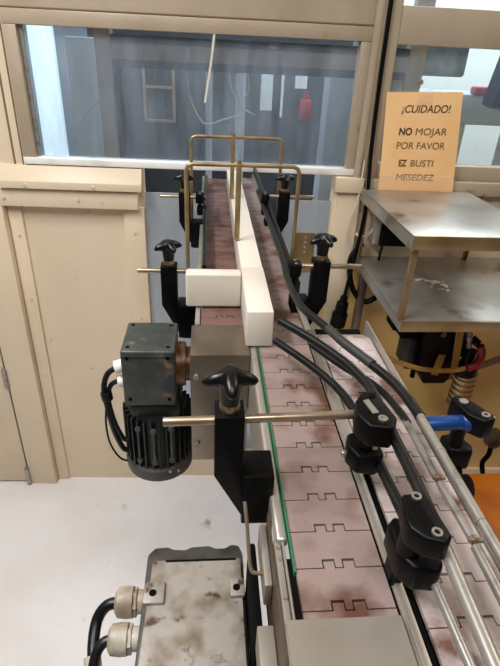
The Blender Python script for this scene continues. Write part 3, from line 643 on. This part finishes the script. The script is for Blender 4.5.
f = MB(); f.lathe([(0.052, -0.262), (0.058, -0.256), (0.0595, -0.245), (0.0595, -0.234), (0.056, -0.230)], (cx, cy, 0), n=40); f.build('fan_cowl', M['castgrey'], gm)
f = MB(); f.cyl((cx+0.036, cy-0.052, -0.236), (cx+0.036, cy-0.055, -0.236), 0.0022, n=8); f.cyl((cx+0.022, cy-0.056, -0.234), (cx+0.022, cy-0.0585, -0.234), 0.0025, n=8); each(f, 'cowl_screw', M['screw'], gm)
f = MB(); f.cyl((-0.131, 0.690, -0.045), (-0.148, 0.688, -0.050), 0.011, n=16, bev=0.002); f.cyl((-0.131, 0.690, -0.075), (-0.146, 0.688, -0.076), 0.010, n=16, bev=0.002); each(f, 'cable_gland', M['rail_white'], gm)
f = MB(); f.tube([(-0.146, 0.688, -0.050), (-0.160, 0.684, -0.060), (-0.167, 0.680, -0.085), (-0.164, 0.678, -0.125), (-0.157, 0.676, -0.170), (-0.146, 0.675, -0.205), (-0.138, 0.676, -0.212)], 0.0046, 10, 6)
f.tube([(-0.146, 0.688, -0.076), (-0.157, 0.684, -0.082), (-0.162, 0.680, -0.105), (-0.156, 0.678, -0.150), (-0.144, 0.676, -0.185), (-0.136, 0.677, -0.19)], 0.0040, 10, 6)
f.tube([(-0.163, 0.676, -0.10), (-0.169, 0.674, -0.15), (-0.166, 0.674, -0.195), (-0.152, 0.674, -0.228), (-0.135, 0.68, -0.242)], 0.0018, 8, 6); cb = f.build('cable', M['tube'], gm)
f = MB(); f.cyl((-0.165, 0.681, -0.092), (-0.163, 0.679, -0.107), 0.0092, n=12, bev=0.001); f.build('cable_tie', M['tube'], cb)

# ------------------------------------------------------------------ second motor with its terminal box at the front left
tm = thing('gear_motor', (-0.012, 0.34, -0.45), 'scuffed grey terminal box and motor at the front left edge', 'motor', 'gear motors')
f = MB()
poly = [(-0.074, 0.20), (0.044, 0.20), (0.044, 0.418), (0.040, 0.430), (0.030, 0.432), (0.022, 0.427), (0.010, 0.427), (0.002, 0.431), (-0.020, 0.430), (-0.028, 0.426), (-0.042, 0.427), (-0.050, 0.431), (-0.066, 0.430), (-0.074, 0.420)]
f.prism(poly, 'z', -0.235, -0.152, 0.003); f.build('housing', M['castgrey'], tm)
f = MB(); f.cyl((-0.016, 0.30, -0.44), (-0.016, 0.30, -0.235), 0.052, n=32); f.cyl((0.044, 0.31, -0.18), (0.060, 0.31, -0.18), 0.03); f.build('motor_body', M['motor'], tm)
f = MB()
f.prism([(-0.0655, 0.402), (0.0400, 0.402), (0.0405, 0.20), (-0.0720, 0.20)], 'z', -0.152, -0.139, 0.0022); 
f.box(-0.0715, -0.0480, 0.345, 0.372, -0.141, -0.1345, 0.002); f.box(0.0255, 0.0425, 0.350, 0.372, -0.141, -0.1345, 0.002); ldd = f.build('lid', M['lid'], tm)
f = MB(); f.cyl((-0.0610, 0.3570, -0.1350), (-0.0610, 0.3570, -0.1340), 0.0042, n=14); f.cyl((0.0330, 0.3600, -0.1350), (0.0330, 0.3600, -0.1340), 0.0042, n=14); f.box(-0.050, 0.034, 0.3985, 0.4010, -0.1395, -0.1383); f.box(0.005, 0.0125, 0.222, 0.226, -0.1395, -0.1386); each(f, 'lid_hole', M['dark'], ldd)
f = MB(); f.box(0.0445, 0.0525, 0.272, 0.372, -0.22, -0.075, 0.002); f.build('mounting_plate', M['dark'], tm)
def gland(y, z, s):
    q = MB(); q.cyl((-0.072, y, z), (-0.083, y, z), 0.0135*s, n=20, bev=0.001); q.cyl((-0.083, y, z), (-0.088, y, z), 0.0165*s, n=6, bev=0.001)
    q.lathe([(0.0175*s, 0), (0.018*s, 0.008), (0.0165*s, 0.018), (0.012*s, 0.021)], (-0.088, y, z), (-1, 0, 0), 20); return q.build('cable_gland', M['gland'], tm)
gland(0.378, -0.182, 1.0); gland(0.332, -0.178, 0.95); gland(0.300, -0.212, 0.7)
f = MB(); f.tube([(-0.105, 0.378, -0.182), (-0.120, 0.377, -0.186), (-0.131, 0.368, -0.200), (-0.132, 0.345, -0.212), (-0.126, 0.315, -0.222), (-0.118, 0.285, -0.24), (-0.112, 0.25, -0.27)], 0.0068, 12, 6)
f.tube([(-0.104, 0.332, -0.178), (-0.115, 0.330, -0.180), (-0.123, 0.320, -0.190), (-0.124, 0.300, -0.21), (-0.118, 0.27, -0.25)], 0.0058, 12, 6)
f.tube([(-0.100, 0.300, -0.212), (-0.112, 0.315, -0.212), (-0.110, 0.295, -0.225), (-0.098, 0.275, -0.25), (-0.085, 0.25, -0.28)], 0.0035, 10, 6); cb = f.build('cable', M['tube'], tm)
f = MB(); f.cyl((-0.1315, 0.335, -0.215), (-0.129, 0.325, -0.219), 0.0098, n=14); f.build('cable_tie', M['gland'], cb)

# ------------------------------------------------------------------ stainless shelf at the right
sh = thing('steel_shelf', (0.85, 1.45, FZ), 'two tier stainless steel shelf against the wall at right', 'shelf')
f = MB(); f.box(0.5165, 0.885, 1.198, 1.715, 0.004, 0.010, 0.001); f.box(0.5165, 0.5215, 1.198, 1.715, -0.030, 0.007, 0.001); f.build('top_shelf', M['steel'], sh)
f = MB(); f.box(0.5165, 0.885, 1.194, 1.200, -0.026, 0.0105, 0.001); f.build('top_front_edge', M['lip'], sh)
f = MB(); f.box(0.535, 1.15, 1.206, 1.715, -0.244, -0.238, 0.001); f.box(0.535, 0.540, 1.206, 1.715, -0.272, -0.240, 0.001); f.build('lower_shelf', M['steel'], sh)
f = MB(); f.box(0.535, 1.15, 1.202, 1.208, -0.270, -0.2375, 0.001); f.build('lower_front_edge', M['lip'], sh)
for x, y, sx, sy in ((0.529, 1.212, 1, 1), (0.8845, 1.212, -1, 1), (0.945, 1.70, -1, -1), (0.536, 1.70, 1, -1)):
    f = MB(); f.box(*sorted((x, x+0.015*sx)), *sorted((y, y+0.003*sy)), -0.240, 0.005); f.box(*sorted((x, x+0.003*sx)), *sorted((y+0.0032*sy, y+0.015*sy)), -0.240, 0.005); f.build('upright', M['lip'], sh)
for x in (0.552,):
    f = MB(); f.box(x, x+0.026, 1.660, 1.688, FZ, -0.243, 0.002); f.build('leg', M['cover'], sh)
f = MB()
for k in range(26):
    a = random.uniform(0, 2*PI); q = random.random()**0.5
    x, y = 0.735+0.045*q*math.cos(a)-0.02*q*math.sin(a), 1.47+0.06*q*math.sin(a); rr = random.uniform(0.004, 0.011)
    f.prism([(x+rr*random.uniform(0.6, 1)*math.cos(2*PI*t/9), y+rr*random.uniform(0.6, 1)*math.sin(2*PI*t/9)) for t in range(9)], 'z', -0.2382, -0.2374+0.00001*k)
st = f.build('white_residue', M['cord'], sh); st['kind'] = 'stuff'

# black box on the wall between the tiers, pale side
sk = thing('socket_box', WP(0.58, 1.72, -0.18), 'black box with a pale side mounted on the wall behind the shelf', 'socket box')
f = MB(); f.box(0.541, 0.640, 1.69, 1.753, -0.184, -0.095, 0.004); f.build('box_body', M['black'], sk, True)
f = MB(); f.box(0.516, 0.540, 1.695, 1.753, -0.180, -0.070, 0.003); f.build('side_plate', M['plate'], sk, True)
f = MB(); f.tube([(0.556, 1.70, -0.18), (0.552, 1.695, -0.21), (0.550, 1.695, -0.237)], 0.0045, 8); f.build('lead', M['black'], sk, True)

# notice on the right window
nt_ = thing('paper_notice', (0.64, D-0.02, 0.0), 'yellowed paper notice with printed warning taped to the right window', 'notice', wall=True)
A_ = Vector((0.494, D-0.020, 0.305)); B_ = Vector((0.735, D-0.020, 0.315)); Cc = Vector((0.764, D-0.045, 0.010)); Dd = Vector((0.509, D-0.045, 0.008))
def sheet(a, b, c, d, off, rows=12):
    """thin slightly curling sheet between four corners, with real thickness"""
    t = bmesh.new(); G = []
    for s_ in (0, 1):
        g_ = []
        for i in range(rows+1):
            v = i/rows; row = []
            for j in range(9):
                u = j/8
                P = (a*(1-u)+b*u)*(1-v)+(d*(1-u)+c*u)*v
                P = P+Vector((0, -off-0.004*math.sin(PI*v)+0.0005*s_, 0)); row.append(t.verts.new(P))
            g_.append(row)
        G.append(g_)
    for i in range(rows):
        for j in range(8):
            q = G[0]; t.faces.new((q[i][j], q[i+1][j], q[i+1][j+1], q[i][j+1])); q = G[1]; t.faces.new((q[i][j], q[i][j+1], q[i+1][j+1], q[i+1][j]))
    bmesh.ops.recalc_face_normals(t, faces=list(t.faces))
    mb = MB(); mb._add(t); return mb
def shpt(u, v, off):
    P = (A_*(1-u)+B_*u)*(1-v)+(Dd*(1-u)+Cc*u)*v
    return P+Vector((0, -off-0.004*math.sin(PI*v), 0))
sheet(A_, B_, Cc, Dd, 0.0).build('paper', M['paper'], nt_, True)
sheet(shpt(0, .83, 0), shpt(1, .83, 0), shpt(1.0, 1.0, 0), shpt(0, 1.0, 0), 0.0012, 6).build('clear_tape', M['tape'], nt_, True)
sheet(shpt(0.40, -.03, 0), shpt(.6, -.03, 0), shpt(.6, .12, 0), shpt(0.4, .12, 0), 0.0012, 4).build('clear_tape', M['tape'], nt_, True)
def letter(txt, u0, u1, v, h, material, bold=0.0, slant=0.10):
    cu = bpy.data.curves.new('t', 'FONT'); cu.body = txt; cu.size = 1; cu.extrude = 0.0; cu.offset = bold; cu.shear = slant
    o = bpy.data.objects.new('t', cu); COL.objects.link(o)
    dg = bpy.context.evaluated_depsgraph_get(); me = bpy.data.meshes.new_from_object(o.evaluated_get(dg))
    bpy.data.objects.remove(o); bpy.data.curves.remove(cu)
    xs = [q.co.x for q in me.vertices]; ys = [q.co.y for q in me.vertices]; x0, x1 = min(xs), max(xs); y1 = max(ys)
    t = bmesh.new(); t.from_mesh(me); bpy.data.meshes.remove(me)
    for q in t.verts:
        u = u0+(q.co.x-x0)/(x1-x0)*(u1-u0); vv = v-(q.co.y/0.70)*h
        q.co = shpt(u, vv, 0.0008)
    r_ = bmesh.ops.extrude_face_region(t, geom=list(t.faces))
    for q in [e for e in r_['geom'] if isinstance(e, bmesh.types.BMVert)]: q.co.y -= 0.0003
    mb = MB(); mb._add(t); return mb.build('lettering', material, nt_, True)
letter('\u00a1CUIDADO!', 0.215, 0.86, 0.195, 0.072, M['inkb'], 0.008, 0.2)
letter('NO', 0.20, 0.375, 0.415, 0.070, M['inkb'], 0.03)
letter('MOJAR', 0.42, 0.835, 0.415, 0.070, M['ink'])
letter('POR FAVOR', 0.185, 0.825, 0.555, 0.070, M['ink'])
letter('EZ', 0.235, 0.345, 0.735, 0.068, M['inkb'], 0.02)
letter('BUSTI', 0.395, 0.70, 0.735, 0.068, M['ink'])
letter('MESEDEZ', 0.22, 0.73, 0.885, 0.068, M['ink'])

# conduit, black cable with its plug, cords
single(MB().cyl(WP(0.438, D-0.016, -0.01), WP(0.438, D-0.016, 1.0), 0.0125, n=18), 'conduit', M['frame'], 'cream conduit pipe running up the pillar between the windows', 'pipe')
pc = thing('hanging_plug', WP(0.46, D-0.05, -0.5), 'black plug hanging on a long black cable beside the shelf', 'plug')
f = MB(); f.tube([WP(0.462, D-0.014, 1.2), WP(0.466, D-0.014, 0.55), WP(0.470, D-0.018, 0.2), WP(0.473, D-0.05, 0.0), WP(0.466, D-0.07, -0.13), WP(0.441, D-0.07, -0.385)], 0.0068, 10, 6); f.build('cable', M['black'], pc)
f = MB(); q0 = Vector(WP(0.442, D-0.07, -0.375)); q1 = Vector(WP(0.430, D-0.07, -0.50)); f.lathe([(0.007, 0), (0.013, 0.002), (0.0145, 0.022), (0.022, 0.028), (0.0235, 0.068), (0.029, 0.072), (0.029, 0.122), (0.024, 0.128)], q0, q1-q0, 20); f.build('plug_body', M['black'], pc)
single(MB().tube([WP(0.452, D-0.03, 0.10), WP(0.450, D-0.03, -0.02), WP(0.430, D-0.03, -0.10), WP(0.425, D-0.03, -0.16), WP(0.44, D-0.03, -0.2)], 0.0022, 8), 'thin_cord', M['cord'], 'thin pale cord hanging down the pillar left of the shelf', 'cord')
single(MB().tube([WP(0.466, D-0.035, -0.040), WP(0.492, D-0.035, -0.046), WP(0.512, D-0.035, -0.068), WP(0.522, D-0.035, -0.105), WP(0.512, D-0.035, -0.141), WP(0.482, D-0.035, -0.158), WP(0.460, D-0.03, -0.15)], 0.0050, 8), 'cord_loop', M['cord'], 'white looped cord behind the left end of the shelf', 'cord')
single(MB().tube([WP(0.492, D-0.02, -0.19), WP(0.454, D-0.04, -0.234), WP(0.456, D-0.05, -0.304), WP(0.481, D-0.05, -0.367), WP(0.521, D-0.05, -0.405), WP(0.560, D-0.05, -0.392), WP(0.60, D-0.02, -0.36)], 0.0105, 10), 'black_hose', M['black'], 'thick black hose loop under the left end of the shelf', 'hose')

# ------------------------------------------------------------------ gear under the shelf
vu = thing('valve_unit', (0.72, 1.5, -0.62), 'black valve unit with straps mounted on the wall under the shelf', 'valve unit')
f = MB(); f.prism([(0.707, -0.274), (0.815, -0.274), (0.848, -0.575), (0.835, -0.600), (0.757, -0.600), (0.735, -0.560)], 'y', 1.42, 1.62, 0.004); vb = f.build('valve_body', M['black'], vu)
f = MB(); f.box(0.650, 0.706, 1.44, 1.56, -0.43, -0.34, 0.004); each(f, 'side_module', M['dark'], vu)
f = MB(); f.box(0.690, 0.725, 1.45, 1.55, -0.56, -0.435, 0.006); each(f, 'side_module', M['motor'], vu)
f = MB(); f.box(0.625, 0.650, 1.46, 1.54, -0.41, -0.345, 0.004); each(f, 'side_module', M['dark'], vu)
f = MB(); f.cyl((0.730, 1.46, -0.55), (0.728, 1.455, -0.595), 0.009); f.build('drain_stub', M['dark'], vu)
f = MB(); f.cyl((0.783, 1.419, -0.400), (0.783, 1.414, -0.400), 0.010, n=16); f.build('button', M['copper'], vb)
f = MB(); f.box(-0.0125, 0.0125, 1.404, 1.412, -0.042, 0.042, 0.002); f.xf(Matrix.Translation((0.787, 0, -0.513)) @ Matrix.Rotation(0.1, 4, 'Y')); f.build('tape_strip', M['strap'], vb)
single(MB().tube([(0.560, 1.45, -0.445), (0.60, 1.385, -0.472), (0.642, 1.385, -0.490), (0.716, 1.385, -0.514), (0.788, 1.385, -0.522), (0.840, 1.385, -0.520), (0.872, 1.385, -0.512)], 0.0085, 10), 'ochre_hose', M['strap'], 'ochre coloured hose slung across the front of the valve unit', 'hose')
single(MB().prism([(0.812, -0.272), (0.834, -0.272), (0.857, -0.529), (0.837, -0.529)], 'y', 1.402, 1.412, 0.001), 'ochre_strap', M['strap'], 'ochre strap hanging down from the shelf over the valve unit', 'strap')
rg = thing('air_regulator', (0.91, 1.46, -0.75), 'compressed air regulator with ribbed metal bowl under the shelf', 'regulator')
f = MB(); f.lathe([(0.030, -0.055), (0.041, -0.045), (0.041, -0.012), (0.022, 0.0), (0.022, 0.05)], (0.920, 1.46, -0.535), n=20); f.build('regulator_head', M['black'], rg)
f = MB(); f.cyl((0.890, 1.47, -0.51), (0.875, 1.47, -0.27), 0.017, n=14); f.build('black_pipe', M['black'], rg)
f = MB(); prof = []
for k in range(7): prof += [(0.040, -0.022*k), (0.040, -0.022*k-0.012), (0.034, -0.022*k-0.014), (0.034, -0.022*k-0.021)]
f.lathe([(a, b) for a, b in prof[::-1]], (0.930, 1.46, -0.578), n=28); f.build('ribbed_bowl', M['lip'], rg)
f = MB(); f.lathe([(0.006, 0), (0.012, 0.01), (0.008, 0.03), (0.013, 0.035), (0.013, 0.07), (0.006, 0.08)], (0.902, 1.445, -0.47), (-0.25, 0, 1), 12); f.build('chrome_valve', M['rail'], rg)
f = MB(); f.cyl((0.925, 1.43, -0.445), (0.905, 1.45, -0.43), 0.014, n=10, bev=0.002); f.build('fitting', M['black'], rg)
f = MB(); f.tube([(0.930, 1.43, -0.450), (0.942, 1.425, -0.480), (0.932, 1.42, -0.518), (0.900, 1.42, -0.535)], 0.014, 12); f.build('red_hose', M['red'], rg)
# faint pipe on the wall, small dark tap at right, orange box on the floor
single(MB().tube([(0.95, 1.66, -0.75), (1.25, 1.66, -0.62)], 0.014, 10), 'wall_pipe', M['cover'], 'sloping pipe on the wall right of the ribbed regulator', 'pipe')
tp_ = thing('drain_tap', (1.12, 1.55, -1.0), 'small dark tap with a drooping hose on the wall at far right', 'tap')
f = MB(); f.lathe([(0.018, 0), (0.042, 0.01), (0.042, 0.035), (0.018, 0.05)], (1.15, 1.52, -0.93), (0.2, -1, 0.2), 18); f.cyl((1.15, 1.53, -0.93), (1.15, 1.715, -0.93), 0.014); f.build('tap_body', M['side_brown'], tp_)
f = MB(); f.tube([(1.165, 1.52, -0.95), (1.165, 1.51, -1.02), (1.15, 1.51, -1.07), (1.165, 1.50, -1.13)], 0.010, 10); f.build('tap_hose', M['dark'], tp_)
ob = thing('orange_crate', (1.25, 1.0, FZ), 'orange plastic crate on the floor at lower right', 'crate')
f = MB(); f.box(0.80, 1.6, 0.62, 1.30, FZ, -0.95, 0.012); f.build('crate_body', M['orange'], ob)
f = MB(); f.box(0.785, 1.615, 0.605, 1.315, -0.975, -0.930, 0.008); f.build('rim', M['orange'], ob)
